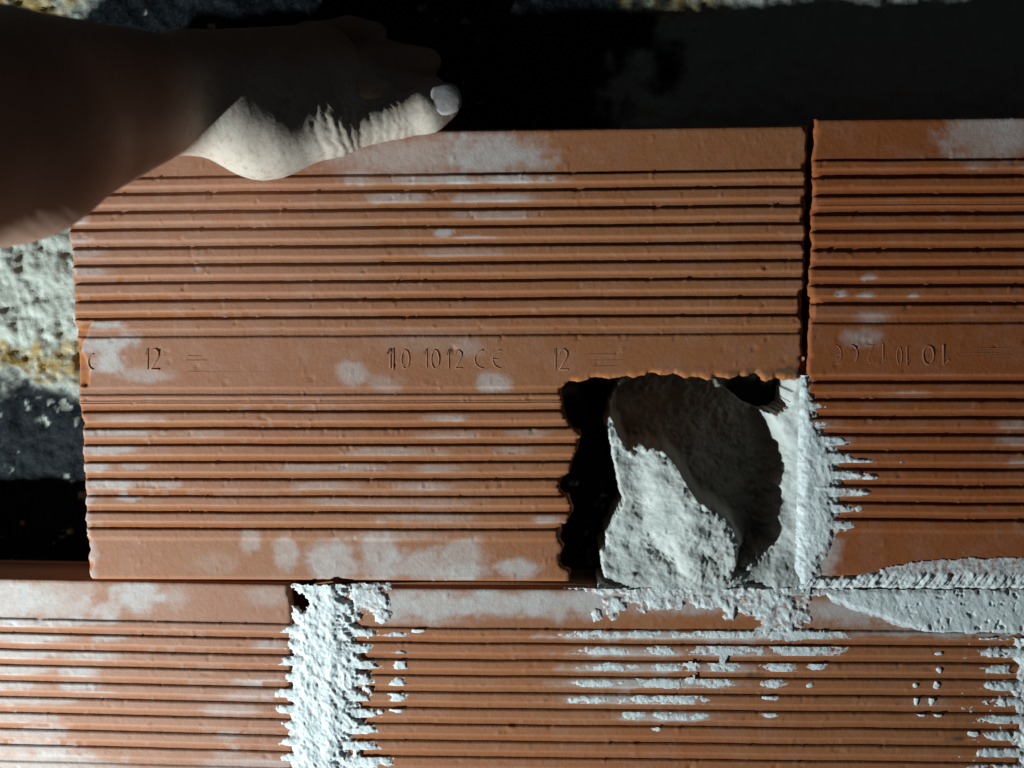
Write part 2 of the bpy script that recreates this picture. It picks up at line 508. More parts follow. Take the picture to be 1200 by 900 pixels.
def lettering(brick, items, base, rot_deg, surf=0.0):
    """items: (char, px, py, width_px, height_px, flipped, weight); each character is a part of its own"""
    rz = math.radians(-rot_deg)
    c, s = math.cos(rz), math.sin(rz)
    for ch, px, py, wd, ht, flip, wt in items:
        V, F = [], []
        for stroke in GLY[ch]:
            pts = []
            for u, v in stroke:
                uu, vv = (u, v - .5)
                if flip: uu, vv = -uu, -vv
                q = at(px + uu * wd, py - vv * ht)
                dx, dz = q[0] - base[0], q[2] - base[1]
                pts.append(Vector((dx * c + dz * s, 0, -dx * s + dz * c)))
            r, h = 0.00048 * wt, 0.00025 * wt
            for i, p in enumerate(pts):
                a = pts[max(i - 1, 0)]; b = pts[min(i + 1, len(pts) - 1)]
                d = (b - a).normalized()
                nrm = Vector((d.z, 0, -d.x))
                n0 = len(V)
                wgt = random.uniform(.6, 1.2)
                hy = -h * wgt
                for o_, yy in ((-1.5, .0004), (-.5, hy), (.5, hy), (1.5, .0004)):
                    q = p + nrm * (o_ * r)
                    V.append((q.x, yy + surf, q.z))
                if i:
                    for k in range(3):
                        F.append((n0 - 4 + k, n0 - 4 + k + 1, n0 + k + 1, n0 + k))
        nm = {'-': 'drag_mark', 'C': 'stamped_letter', 'E': 'stamped_letter'}.get(ch, 'stamped_digit')
        obj(nm, make_mesh(nm, V, F, brick.data.materials[0], {'dust': np.full(len(V), .12)}), brick)

# ---- the half built partition: bricks set in mortar
WALL = bpy.data.objects.new('brick_wall', None)
C.objects.link(WALL)
WALL.empty_display_size = 0.05
tag(WALL, 'half-built partition of grooved orange hollow bricks set in white mortar', 'wall', kind='thing')

BASE_R = (0.4014, 0.0032)
dust_r = [(1168, 164, 55, 30, .55), (1190, 150, 30, 30, .5), (1020, 326, 9, 5, .6), (1016, 347, 10, 5, .6), (1070, 348, 8, 4, .6), (1022, 371, 28, 8, .4), (1012, 396, 22, 10, .45),
          (1190, 508, 25, 20, .4), (1195, 545, 18, 10, .45), (1060, 465, 25, 6, .4), (965, 560, 40, 60, .35), (985, 345, 8, 4, .7), (960, 650, 25, 30, .8)]
br_r = build_brick('brick', PROF_B, CLAY_B, BASE_R, 0.25, 301, dust_r, WALL, chips=[([(946, 345), (958, 350), (962, 358), (946, 360)], 1.2)])
tag(br_r, 'orange brick with painted-in dimness, stamped upside down, beside the gap')
lettering(br_r, [('E', 981, 415, 11, 22, 1, 1.08), ('C', 1000, 415, 11, 22, 1, 1.22), ('2', 1021, 415, 10, 22, 1, 0.81), ('1', 1036, 415, 8, 24, 1, 1.08),
                 ('0', 1054, 417, 7, 20, 1, 0.81), ('1', 1064, 417, 7, 22, 1, 1.08), ('0', 1088, 416, 15, 22, 1, 1.15), ('1', 1108, 416, 16, 24, 1, 1.35),
                 ('-', 1160, 406, 18, 4, 0, .45), ('-', 1150, 412, 20, 4, 0, .45), ('-', 1170, 414, 16, 4, 0, .4)], BASE_R, 0.25)

ROT_LL = 0.9
rr = math.radians(ROT_LL)
# top edge of this brick passes through the origin, right end at x = 0.1165
trx, trz = 0.1165, -0.1165 * math.tan(rr) - 0.0006
BASE_LL = (trx - BW * math.cos(rr) - BH * math.sin(rr), trz + BW * math.sin(rr) - BH * math.cos(rr))
dust_ll = [(15, 700, 45, 26, .75), (70, 712, 45, 14, .6), (165, 692, 28, 26, .75), (125, 716, 18, 10, .55), (60, 690, 60, 10, .4), (40, 730, 70, 6, .65), (100, 728, 40, 5, .5),
           (35, 748, 60, 6, .7), (130, 746, 20, 6, .55), (25, 766, 55, 7, .7), (110, 768, 45, 7, .6), (20, 785, 45, 7, .65), (92, 786, 22, 8, .75), (15, 803, 40, 7, .65), (92, 802, 24, 7, .75),
           (30, 820, 60, 6, .6), (110, 815, 30, 5, .4), (20, 840, 50, 8, .5), (30, 858, 60, 7, .5), (20, 876, 70, 8, .5), (40, 895, 90, 14, .6), (205, 700, 20, 18, .35), (315, 757, 18, 6, .5), (305, 800, 26, 6, .6),
           (300, 815, 40, 6, .4), (265, 832, 30, 7, .4), (268, 862, 18, 7, .4), (265, 880, 20, 8, .35), (300, 895, 60, 8, .4), (310, 700, 30, 14, .3)]
br_ll = build_brick('brick', PROF_A, CLAY_C, BASE_LL, ROT_LL, 402, dust_ll, WALL, step=0.0012)
tag(br_ll, 'dusty orange brick with painted-in lamp brightness, left of the wide white mortar joint')

LMX, LMT = 0.1265, -0.0042
BASE_LM = (LMX, LMT - BH)
dust_lm = [(460, 708, 40, 20, .75), (520, 708, 70, 20, .85), (590, 708, 70, 20, .85), (650, 708, 60, 22, .85), (690, 708, 30, 22, .95), (760, 705, 60, 18, .4), (850, 704, 80, 18, .55), (960, 715, 60, 18, .6),
           (1000, 718, 40, 16, .6), (1100, 720, 110, 26, .7), (740, 745, 90, 6, .85), (830, 746, 110, 6, .7), (740, 765, 80, 6, .8), (850, 765, 70, 6, .6), (740, 783, 80, 6, .8), (850, 783, 40, 6, .6), (730, 801, 90, 6, .8), (810, 801, 70, 6, .7), (735, 820, 80, 6, .75), (780, 840, 65, 6, .75),
           (930, 748, 60, 6, .45), (1100, 742, 100, 5, .6), (1090, 825, 25, 10, .2), (500, 728, 70, 5, .3)]
stain_lm = [(885, 792, 12, 4, .9), (1118, 867, 12, 4, .9), (1130, 850, 15, 10, .3), (440, 775, 16, 6, .6)]
br_lm = build_brick('brick', PROF_A, CLAY_A, BASE_LM, 0.0, 503, dust_lm, WALL, stain=stain_lm, step=0.0012)
tag(br_lm, 'orange brick streaked with white mortar, between the two white joints')
# the next brick of the course, its end just past the joint
br_lr = build_brick('brick', PROF_A, CLAY_A, (LMX + BW + 0.010, LMT - BH), 0.0, 604, [], WALL, step=0.0035)

# ---- mortar: sheets whose level is compared with the grooved face they cling to
def level_sheet(name, x0, x1, z0, z1, fn, parent, step=0.00052, label=None, mat=MORTAR, cut=-2.2, dirt_shade_fn=None, back=None):
    xs = np.arange(x0, x1, step); zs = np.arange(z0, z1, step)
    X, Z = np.meshgrid(xs, zs)
    px, py = to_px(X, np.zeros(X.shape), Z)
    L, thin = fn(X, Z, px, py)
    nz, nx = X.shape
    idx = np.arange(nz * nx).reshape(nz, nx)
    F = np.stack([idx[:-1, :-1], idx[:-1, 1:], idx[1:, 1:], idx[1:, :-1]], -1).reshape(-1, 4)
    keep = (L.ravel()[F] > cut).all(1)
    F = F[keep]
    V = np.stack([X, -L * MM, Z], -1).reshape(-1, 3)
    att = dict(thin=thin.ravel(), dirt_shade=(dirt_shade_fn(px, py) if dirt_shade_fn else np.zeros(X.shape)).ravel())
    V, F, att = compact(V, F, att)
    if back is not None:
        be = boundary_edges(F)
        n = len(V)
        Vb = V.copy(); Vb[:, 1] = np.maximum(Vb[:, 1] + 0.001, back)
        F = np.concatenate([F, np.stack([be[:, 1], be[:, 0], be[:, 0] + n, be[:, 1] + n], 1)])
        V = np.concatenate([V, Vb]); att = {k: np.concatenate([a, a]) for k, a in att.items()}
        V, F, att = compact(V, F, att)
    me = make_mesh(name, V, F, mat, att)
    o = obj(name, me, parent)
    if label: o['label'] = label
    return o

def ribs(prof, base, rot_deg, X, Z):
    r = math.radians(-rot_deg)
    c, s = math.cos(r), math.sin(r)
    zloc = -(X - base[0]) * s + (Z - base[1]) * c
    return prof_at(prof, zloc), rib_index(prof, zloc)

def rib_inset(prof, base, rot_deg, X, Z):
    """mm from the nearest edge of the rib this point lies on"""
    r = math.radians(-rot_deg)
    c, s_ = math.cos(r), math.sin(r)
    z = -(X - base[0]) * s_ + (Z - base[1]) * c
    out = np.full(X.shape, -1.0)
    for l, d, rw in prof[0]:
        out = np.maximum(out, 3.0 - np.abs(z - (l - 0.0030)) / MM)
    out = np.where((z > prof[1] - 0.006) & (z < prof[1]), np.maximum(out, 3.0 - np.abs(z - (prof[1] - .003)) / MM), out)
    return out

def rnd(i, seed):
    return _hash(i.astype(np.int64), np.full(i.shape, 3), seed) * .5 + .5

def chunky(X, Z, seed, k=1.0):
    a = fbm(X * 260 * k, Z * 220 * k, seed, 4, 0.65)
    b = fbm((X + Z * .5) * 420 * k, (Z - X * .4) * 180 * k, seed + 7, 3)
    return a * .75 + b * .5

def px_rect(a, b, c, d):     # wall-plane bounds of a photo rectangle
    q = [at(x, y) for x in (a, c) for y in (b, d)]
    return min(p[0] for p in q), max(p[0] for p in q), min(p[2] for p in q), max(p[2] for p in q)

def blobs(px, py, items, seed, sc=12):
    n = fbm(px / sc, py / (sc * .6), seed, 4, .62)
    out = np.full(px.shape, -9.0)
    for (cx, cy, rx, ry) in items:
        d = 1 - np.hypot((px - cx) / rx, (py - cy) / ry)
        out = np.maximum(out, d)
    return np.clip(out, -1.2, .6) + n * .55

def joint_field(X, Z, px, py):
    left = X < 0.1215
    pa, ia = ribs(PROF_A, BASE_LL, ROT_LL, X, Z)
    pb, ib = ribs(PROF_A, BASE_LM, 0, X, Z)
    p = np.where(left, pa, pb); ri = np.where(left, ia, ib + 40)
    rib = sstep(-0.9, -0.35, p)
    wob = fbm(px / 14, py / 10, 5, 4, .6); wob2 = fbm(px / 5, py / 4, 6, 3, .6)
    cl = 344 - (py - 690) * .02 + wob * 10; cr = 420 + wob * 24 + 6 * np.sin(py / 30)
    core = np.minimum(px - cl, cr - px)
    fl = 342 - 16 * rnd(ri, 4) - (py - 690) * .05; fr = 440 + 22 * (rnd(ri, 9) - .5) + sstep(870, 885, py) * 22 + 5 * wob
    fringe = np.minimum(px - fl, fr - px) + wob2 * 5
    gap = sstep(.25, .5, fbm(px / 17, py / 8, 15, 3)) * (px > 395) * 8
    ch = chunky(X, Z, 31)
    Lc = np.where(core > 0, -0.9 + np.clip(core, 0, 14) * .16, -.9 + core * .5) + ch * 1.05 + sstep(14, 0, np.abs(px - 388 + wob * 8)) * .7
    ins = np.where(left, rib_inset(PROF_A, BASE_LL, ROT_LL, X, Z), rib_inset(PROF_A, BASE_LM, 0, X, Z))
    tap = ins + .5 - 2.2 * (1 - np.clip((fringe - gap) / 17, 0, 1)) + wob2 * .9
    Lf = np.where(rib > .5, np.minimum(np.clip((fringe - gap) * .12, -3, .6), tap * .5) + ch * .5, -3)
    L = np.maximum(Lc, Lf)
    L = np.maximum(L, np.clip(blobs(px, py, [(440, 703, 14, 14), (425, 700, 16, 14), (448, 720, 8, 10)], 35, 8) * 2, -3, .8) - .6 + ch * .6)
    L = np.where(py < 684 + wob2 * 2, -3, L)
    # the open hole near the top of the joint
    L = L - 5 * sstep(12, 5, np.hypot((px - 351) * .9 - (py - 705) * .35, (py - 705) * .8) + wob2 * 3)
    return L, sstep(.5, -.1, L) * .6
level_sheet('mortar_joint', *px_rect(318, 680, 482, 1215), joint_field, WALL, label='wide ragged white vertical joint squeezed out over the grooves')

def joint2_field(X, Z, px, py):
    pb, ib = ribs(PROF_A, BASE_LM, 0, X, Z)
    pc, ic = ribs(PROF_A, (LMX + BW + 0.010, LMT - BH), 0, X, Z)
    p = np.where(X < LMX + BW + .005, pb, pc)
    rib = p > -0.5
    wob = fbm(px / 14, py / 10, 105, 4, .6); wob2 = fbm(px / 5, py / 4, 106, 3, .6)
    mid = at(1213, 800)[0]
    cxp = 1213 + (py - 800) * .03
    core = 24 - np.abs(px - cxp - 4) + wob * 12
    fl = 1152 - sstep(855, 890, py) * 18 + 8 * (rnd(ib, 14) - .5); fr = 1262 + 14 * rnd(ib, 15)
    fringe = np.minimum(px - fl, fr - px) + wob2 * 5
    ch = chunky(X, Z, 131)
    hole = sstep(.15, .5, fbm(px / 12, py / 6, 115, 3)) * 3
    Lc = -0.8 + np.clip(core, -6, 12) * .17 + ch * 1.4
    tap = rib_inset(PROF_A, BASE_LM, 0, X, Z) - 2.2 * (1 - np.clip(fringe / 22, 0, 1)) + wob2 * .9
    Lf = np.where(rib, np.minimum(np.clip(fringe * .1, -3, .55), tap * .5) + ch * .6 - hole * .3, -3)
    L = np.maximum(Lc, Lf)
    return np.where(py < 747 + wob * 3, -3, L), sstep(.5, -.1, L) * .8
level_sheet('mortar_joint', *px_rect(1128, 740, 1290, 1215), joint2_field, WALL, label='white joint whose mortar clings to the ribs of the brick end')

def smear_c(X, Z, px, py):
    p, ri = ribs(PROF_A, BASE_LM, 0, X, Z)
    on = p > -0.5
    band = p < -.4
    items = [(700, 745, 40, 7), (750, 744, 26, 6), (850, 744, 90, 6), (930, 745, 60, 10),
             (712, 764, 38, 6), (775, 764, 26, 7), (845, 763, 50, 7), (940, 762, 45, 9), (715, 783, 36, 6), (785, 783, 24, 6), (810, 787, 10, 20), (850, 783, 22, 12), (912, 782, 20, 7), (957, 781, 12, 5),
             (700, 801, 36, 5), (775, 802, 40, 8), (840, 801, 25, 7), (908, 801, 18, 5), (950, 803, 5, 3), (688, 820, 26, 4), (780, 820, 58, 6), (900, 818, 14, 3),
             (740, 838, 18, 5), (790, 840, 30, 6), (820, 839, 14, 4), (768, 853, 7, 4), (848, 770, 9, 9), (902, 838, 12, 3)]
    g = blobs(px, py, items, 205, 9)
    ch = chunky(X, Z, 207)
    tap = rib_inset(PROF_A, BASE_LM, 0, X, Z) + fbm(px / 6, py / 4, 209, 3, .6) * 1.2
    Lr = np.where(on | (g > .42), np.minimum(np.clip(g * 1.1, -3, np.where(g > .42, .5, .22)), np.where(g > .42, 9, (tap + .7) * .3)) + ch * .22 - .04, -3)
    top = [(775, 700, 55, 18), (720, 712, 18, 14), (830, 702, 50, 12), (900, 705, 45, 20), (915, 725, 32, 22), (740, 692, 60, 7), (860, 692, 110, 8), (700, 720, 10, 10), (925, 750, 30, 16), (905, 742, 20, 16), (855, 715, 10, 12)]
    g2 = blobs(px, py, top, 215, 13)
    Lt = np.where((py < 741), np.clip(g2 * 2.2, -3, .9) - .70 + ch * .8, -3)
    L = np.maximum(Lr, Lt)
    return np.where(py < 689.5 + 2.2 * fbm(px / 9, py / 9, 233, 3), -3, L), sstep(.40, 0, L) * 1.0
level_sheet('mortar_smear', *px_rect(640, 686, 1005, 868), smear_c, WALL, label='broken white mortar streaks dragged over the ribs below the cut-out')

def smear_d(X, Z, px, py):
    poly = [(958, 690), (975, 706), (1005, 716), (1035, 727), (1060, 737), (1090, 746), (1210, 750), (1245, 744), (1262, 722), (1250, 700), (1256, 688), (960, 688)]
    sd = poly_sd(poly, px + 5 * fbm(px / 20, py / 12, 221, 3), py + 4 * fbm(px / 16, py / 12, 222, 3))
    p, ri = ribs(PROF_A, BASE_LM, 0, X, Z)
    ch = chunky(X, Z, 225, .8)
    pock = sstep(.35, .6, fbm(px / 7, py / 7, 229, 3)) * sstep(1000, 1150, px) * .9
    L = -0.85 + np.clip(sd * .16, -2, 1.15) + ch * .42 - pock
    L = L - sstep(738, 742, py) * .35 - 1.2 * sstep(30, 0, np.hypot(px - 975, (py - 718) * 1.2) - 22 + 10 * fbm(px / 12, py / 12, 228, 3)) * 0
    L = np.where(py < 690.5 + 2.0 * fbm(px / 11, py / 9, 234, 3), -3, L)
    return L, sstep(-.2, -.75, L) * .9
level_sheet('mortar_smear', *px_rect(950, 688, 1285, 758), smear_d, WALL, label='smooth white mortar smear across the top band')

def dots(X, Z, px, py):
    p, ri = ribs(PROF_A, BASE_LM, 0, X, Z)
    items = [(466, 747, 14, 6), (470, 766, 9, 3), (469, 780, 8, 6), (466, 800, 9, 5), (466, 817, 9, 7), (465, 832, 9, 3), (446, 834, 4, 3), (500, 749, 4, 2), (490, 739, 8, 3),
             (1073, 803, 3, 3), (1098, 803, 4, 4), (1074, 821, 3, 5), (1092, 821, 4, 5), (1080, 837, 5, 3), (1099, 837, 5, 3), (1101, 766, 5, 2), (1101, 785, 3, 3), (1142, 859, 6, 6)]
    g = blobs(px, py, items, 305, 6)
    L = np.where(p > -.5, np.clip(g * 1.6, -3, .5) + chunky(X, Z, 307) * .25, -3)
    return L, sstep(.4, 0, L) * .5
level_sheet('mortar_smear', *px_rect(436, 735, 512, 842), dots, WALL, label='column of small white dabs, one on each rib, beside the wide joint')
level_sheet('mortar_smear', *px_rect(1062, 758, 1150, 870), dots, WALL, label='few tiny white specks on the ribs')

def bed(X, Z, px, py):
    wob = fbm(px / 18, py / 12, 401, 4, .6)
    topc = np.interp(px, [690, 930, 952, 1000, 1030, 1060, 1090, 1140, 1210, 1400], [687, 686.5, 673, 674, 669, 661, 656, 653, 652, 650]) + wob * 4
    d = np.minimum(py - topc, 691.5 + wob * 2.0 + 3 * sstep(960, 930, px) - py)
    ch = chunky(X, Z, 411)
    stri = fbm((px + (py - 680) * .8) / 4.5, (py - px * .1) / 22, 415, 3)
    L = -1.6 + np.clip(d * .4, -2, 1.9) + ch * .9 + stri * 1.1 * sstep(664, 676, py)
    film = sstep(678, 664, py) * sstep(1000, 1040, px)
    Lfilm = np.where(py - topc > 0, -.25 + ch * .28, -3) + np.clip((py - topc) * .1, -1, .15)
    L = L * (1 - film) + Lfilm * film
    L = np.where(px < 700, -3, L)
    return L, np.clip(film * .9 + sstep(1.0, -.6, L) * .4, 0, 1)
level_sheet('mortar_bed', *px_rect(696, 646, 1840, 694), bed, WALL, label='rough bed joint of squeezed mortar under the dimmed orange brick', back=0.030)

def smear_f(X, Z, px, py):
    p, ri = ribs(PROF_B, BASE_R, .25, X, Z)
    rib = p > -.6
    wob = fbm(px / 12, py / 9, 501, 4, .6); wob2 = fbm(px / 5, py / 4, 502, 3, .6)
    core_r = np.interp(py, [430, 447, 480, 505, 530, 560, 590, 615, 640, 660, 685], [946, 948, 951, 962, 976, 980, 976, 982, 974, 960, 956]) + wob * 7
    fr = np.interp(py, [430, 447, 500, 520, 545, 560, 590, 610, 635, 655, 680], [946, 954, 968, 992, 1012, 1022, 1008, 998, 992, 974, 962]) + (rnd(ri, 17) - .4) * 22 + wob * 14
    ch = chunky(X, Z, 511)
    Lc = -.6 + np.clip((core_r - px) * .14, -3, 1.0) + ch * .5
    tap = rib_inset(PROF_B, BASE_R, .25, X, Z) - 2.0 * (1 - np.clip((fr - px) / 26, 0, 1)) + wob2 * .9
    Lf = np.where(rib, np.minimum(np.clip((fr - px) * .06 + wob2 * .5, -3, .42), tap * .45) + ch * .45 - .12, -3)
    far = blobs(px, py, [(1005, 556, 8, 3), (1058, 544, 4, 3), (1020, 559, 10, 3), (990, 523, 6, 2), (1023, 525, 4, 2), (1008, 540, 18, 3), (1012, 577, 8, 3), (968, 570, 16, 6), (975, 632, 14, 5), (962, 641, 10, 5)], 515, 5)
    Lf = np.maximum(Lf, np.where(rib, np.clip(far * 1.6, -3, .8) + ch * .3, -3))
    L = np.maximum(Lc, Lf)
    L = L - 3.6 * sstep(946, 924, px + wob * 6) + .25 * fbm(px / 16, py / 20, 519, 2)
    return L, sstep(.4, -.4, L) * .8 * (px > 948)
level_sheet('mortar_smear', *px_rect(938, 440, 1070, 684), smear_f, WALL, label='white mortar fringe creeping along the ribs of the dimmed orange brick')

# ------------------------------------------------------------------ the loose brick with the corner cut away
dust_h = [(470, 184, 80, 26, .55), (585, 180, 54, 28, .8), (590, 211, 60, 6, .75), (480, 212, 70, 5, .45), (590, 232, 60, 6, .65), (470, 232, 40, 6, .5), (580, 252, 50, 5, .4), (520, 273, 12, 5, .8), (560, 279, 30, 3, .4),
          (540, 296, 60, 5, .3), (92, 243, 14, 5, .5), (90, 258, 12, 6, .5), (95, 280, 16, 6, .3), (105, 297, 25, 6, .4), (105, 318, 28, 6, .5), (230, 316, 8, 3, .3),
          (120, 381, 24, 5, .9), (122, 404, 34, 14, .9), (128, 425, 26, 18, .85), (165, 438, 34, 10, .45), (410, 436, 18, 16, .5), (450, 448, 20, 12, .3), (580, 447, 18, 12, .6), (550, 408, 22, 14, .25),
          (500, 400, 60, 14, .15), (150, 491, 40, 4, .45), (140, 507, 46, 5, .6), (240, 508, 40, 4, .25), (130, 527, 40, 6, .65), (110, 547, 26, 6, .65), (160, 546, 20, 5, .4), (125, 567, 36, 6, .75), (190, 568, 26, 5, .5),
          (152, 583, 16, 5, .8), (105, 583, 10, 6, .4), (100, 600, 8, 30, .4), (520, 490, 26, 5, .55), (530, 511, 40, 5, .35), (460, 530, 60, 5, .35), (620, 508, 25, 5, .3), (400, 548, 70, 5, .4), (515, 549, 40, 5, .35), (600, 528, 25, 5, .3),
          (380, 570, 40, 5, .35), (500, 570, 40, 5, .45), (470, 590, 80, 5, .3), (500, 607, 60, 6, .4), (385, 588, 30, 5, .3), (640, 609, 20, 5, .6), (292, 634, 11, 14, .4), (334, 650, 13, 24, .5), (392, 656, 32, 26, .7),
          (440, 652, 26, 34, .6), (488, 664, 40, 20, .65), (545, 652, 26, 28, .6), (545, 672, 34, 10, .6), (606, 668, 26, 14, .75), (470, 628, 60, 6, .3), (250, 660, 25, 14, .15), (103, 655, 8, 30, .45)]
stain_h = [(930, 434, 20, 5, .9), (880, 436, 40, 4, .6), (800, 431, 40, 3, .3)]
chip_h = [([(70, 376), (106, 378), (103, 390), (99, 398), (95, 412), (101, 425), (104, 440), (104, 452), (70, 455)], 1.3),
          ([(96, 655), (107, 658), (108, 668), (98, 670)], 1.4), ([(96, 640), (104, 642), (103, 650), (96, 650)], 1.2)]
LOOSE = build_brick('hollow_brick', PROF_A, CLAY_A, (0.0, 0.0), 0.0, 101, dust_h, None, notch=True, stain=stain_h, step=0.0009, chips=chip_h)
tag(LOOSE, 'grooved orange hollow brick with a ragged corner cut away, held by a hand', 'brick')
lettering(LOOSE, [('1', 456, 420, 9, 23, 0, 1.5), ('1', 460, 421, 5, 25, 0, 1.3), ('0', 475, 421, 11, 22, 0, 1.0), ('1', 499, 420, 7, 22, 0, .8), ('0', 510, 421, 11, 22, 0, .85), ('1', 525, 421, 6, 22, 0, .9), ('2', 537, 421, 11, 21, 0, .8),
                  ('C', 562, 421, 13, 21, 0, 1.0), ('E', 583, 421, 13, 21, 0, .95), ('1', 650, 421, 5, 25, 0, 1.0), ('2', 660, 421, 13, 24, 0, 1.25),
                  ('1', 172, 421, 5, 24, 0, .9), ('2', 181, 421, 13, 24, 0, 1.2), ('C', 107, 424, 8, 18, 0, .8),
                  ('-', 230, 421, 12, 3, 0, .5), ('-', 228, 416, 8, 3, 0, .4), ('-', 290, 434, 70, 3, 0, .35), ('-', 705, 414, 16, 3, 0, .6), ('-', 712, 421, 18, 3, 0, .5), ('-', 708, 428, 14, 3, 0, .5)],
          (0, 0), 0)

# ------------------------------------------------------------------ mortar lump filling the cut-out
OUT = [(726, 452), (717, 475), (711, 505), (722, 550), (731, 592), (713, 625), (704, 652), (709, 684), (716, 700), (952, 700), (950, 500), (947, 440), (934, 443), (927, 478), (906, 489), (886, 480),
       (866, 464), (852, 449), (800, 436), (750, 440)]
CRATER = [(715, 462), (742, 440), (800, 425), (860, 440), (904, 478), (926, 522), (930, 552), (919, 590), (912, 640), (886, 666), (857, 681), (862, 655), (866, 636), (853, 606), (836, 594), (818, 585), (806, 566), (792, 542), (776, 526), (752, 522), (735, 527), (722, 505)]
def lump_field(X, Z, px, py):
    n1 = fbm(px / 22, py / 22, 601, 4, .6); n2 = fbm(px / 7, py / 7, 607, 4, .62)
    ctr = np.array([(717, 475, -12), (711, 505, -9), (728, 590, -7), (706, 650, -7), (712, 682, -4), (740, 686, -1.0), (770, 686, -.2), (800, 686, .2), (850, 684, .4), (910, 684, -.4),
                    (745, 560, -6), (775, 545, -2), (785, 590, 1.5), (815, 625, 4.5), (778, 650, -1.5), (800, 655, 1.5), (745, 630, -6), (770, 620, -1.5), (845, 655, 4), (830, 675, 2), (765, 670, -1.5),
                    (735, 525, -8), (770, 522, -4), (805, 560, 2.5), (830, 590, 4.5), (858, 625, 5), (862, 655, 4.5), (812, 655, 3.8), (812, 675, 2),
                    (908, 500, -10), (920, 545, -9), (914, 590, -10), (908, 640, -9), (880, 674, -4), (932, 510, -3), (934, 560, -7), (930, 600, -6.5), (922, 645, -5), (946, 600, -1.8), (947, 500, -.8), (943, 450, -1), (943, 550, -3.2), (943, 650, -2.4), (952, 560, -.4), (952, 640, -.4),
                    (800, 470, -14), (860, 500, -12), (860, 560, -9), (925, 675, -1)], float)
    r = lambda ax, ay, bx, by: np.sqrt((ax - bx) ** 2 + (ay - by) ** 2 + 36.0)
    A = r(ctr[:, None, 0], ctr[:, None, 1], ctr[None, :, 0], ctr[None, :, 1])
    wgt = np.linalg.solve(A + np.eye(len(ctr)) * .01, ctr[:, 2])
    L = np.zeros(px.shape)
    for (cx, cy, _), ww in zip(ctr, wgt):
        L += ww * r(px, py, cx, cy)
    jx, jy = px + n1 * 5 + n2 * 3, py + n1 * 5 + n2 * 3
    sd = poly_sd(CRATER, jx, jy)
    side = sstep(875, 905, px + (py - 560) * .25)              # gentler slope up to the right rim
    steep = sstep(-2, 11, sd) * (1 - side) + sstep(-2, 20, sd) * side
    L = L - 22 * steep + steep * (n1 * 3.0 + n2 * 1.6)
    ridge = np.exp(-(sd / 13.0) ** 2) * (px < 875)
    L = L + (1 - steep) * (n1 * 1.3 + fbm(px / 40, py / 40, 613, 3) * 2.6 * sstep(690, 665, py) + n2 * (.35 + .9 * ridge + .5 * sstep(860, 840, px) * sstep(600, 640, py) * sstep(790, 820, px)))
    # scraps on the ridge
    for (cx, cy, rr_, hh) in ((768, 523, 5, 2), (780, 530, 6, 2.2), (815, 582, 6, 2.0), (826, 590, 6, 2.2), (838, 592, 5, 2.4), (852, 594, 3.5, 2), (806, 548, 4, 2), (793, 536, 4, 1.8), (742, 535, 5, 1.6), (757, 530, 4, 1.8), (720, 478, 5, 2), (719, 495, 4, 1.6), (775, 640, 22, -2.2), (755, 600, 14, -1.6), (792, 665, 10, -1.5), (737, 640, 8, -1), (742, 674, 4, 1.0)):
        L = L + hh * sstep(1.1, .3, np.hypot(px - cx, py - cy) / rr_ + n2 * .3)
    osd = poly_sd(OUT, px + n1 * 3 + n2 * 2.2, py + n1 * 3 + n2 * 2.2)
    L = L - 2.0 * sstep(3, 0, osd)
    L = np.where(osd < 0, -99, np.clip(L, -39, 7.0))
    return L, sstep(-.8, -.2, L) * 0
def lump_dirt_shade(px, py):
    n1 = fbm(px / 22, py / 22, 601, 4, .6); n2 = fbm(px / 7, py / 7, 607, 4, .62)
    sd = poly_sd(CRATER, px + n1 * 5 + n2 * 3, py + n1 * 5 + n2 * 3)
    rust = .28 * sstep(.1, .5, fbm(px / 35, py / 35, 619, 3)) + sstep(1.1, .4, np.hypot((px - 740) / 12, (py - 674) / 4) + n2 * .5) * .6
    return np.maximum(sstep(0, 12, sd) * (.55 + .35 * n1), rust)  # crater shade painted as a brown tint, joined with patchy stains
LUMP = level_sheet('mortar_lump', *px_rect(695, 428, 956, 696), lump_field, None, step=0.00055, cut=-50, mat=LUMP_MORTAR, dirt_shade_fn=lump_dirt_shade, back=0.0405)
tag(LUMP, 'hollowed lump of white mortar packed in the cut-out corner of the brick', 'mortar')

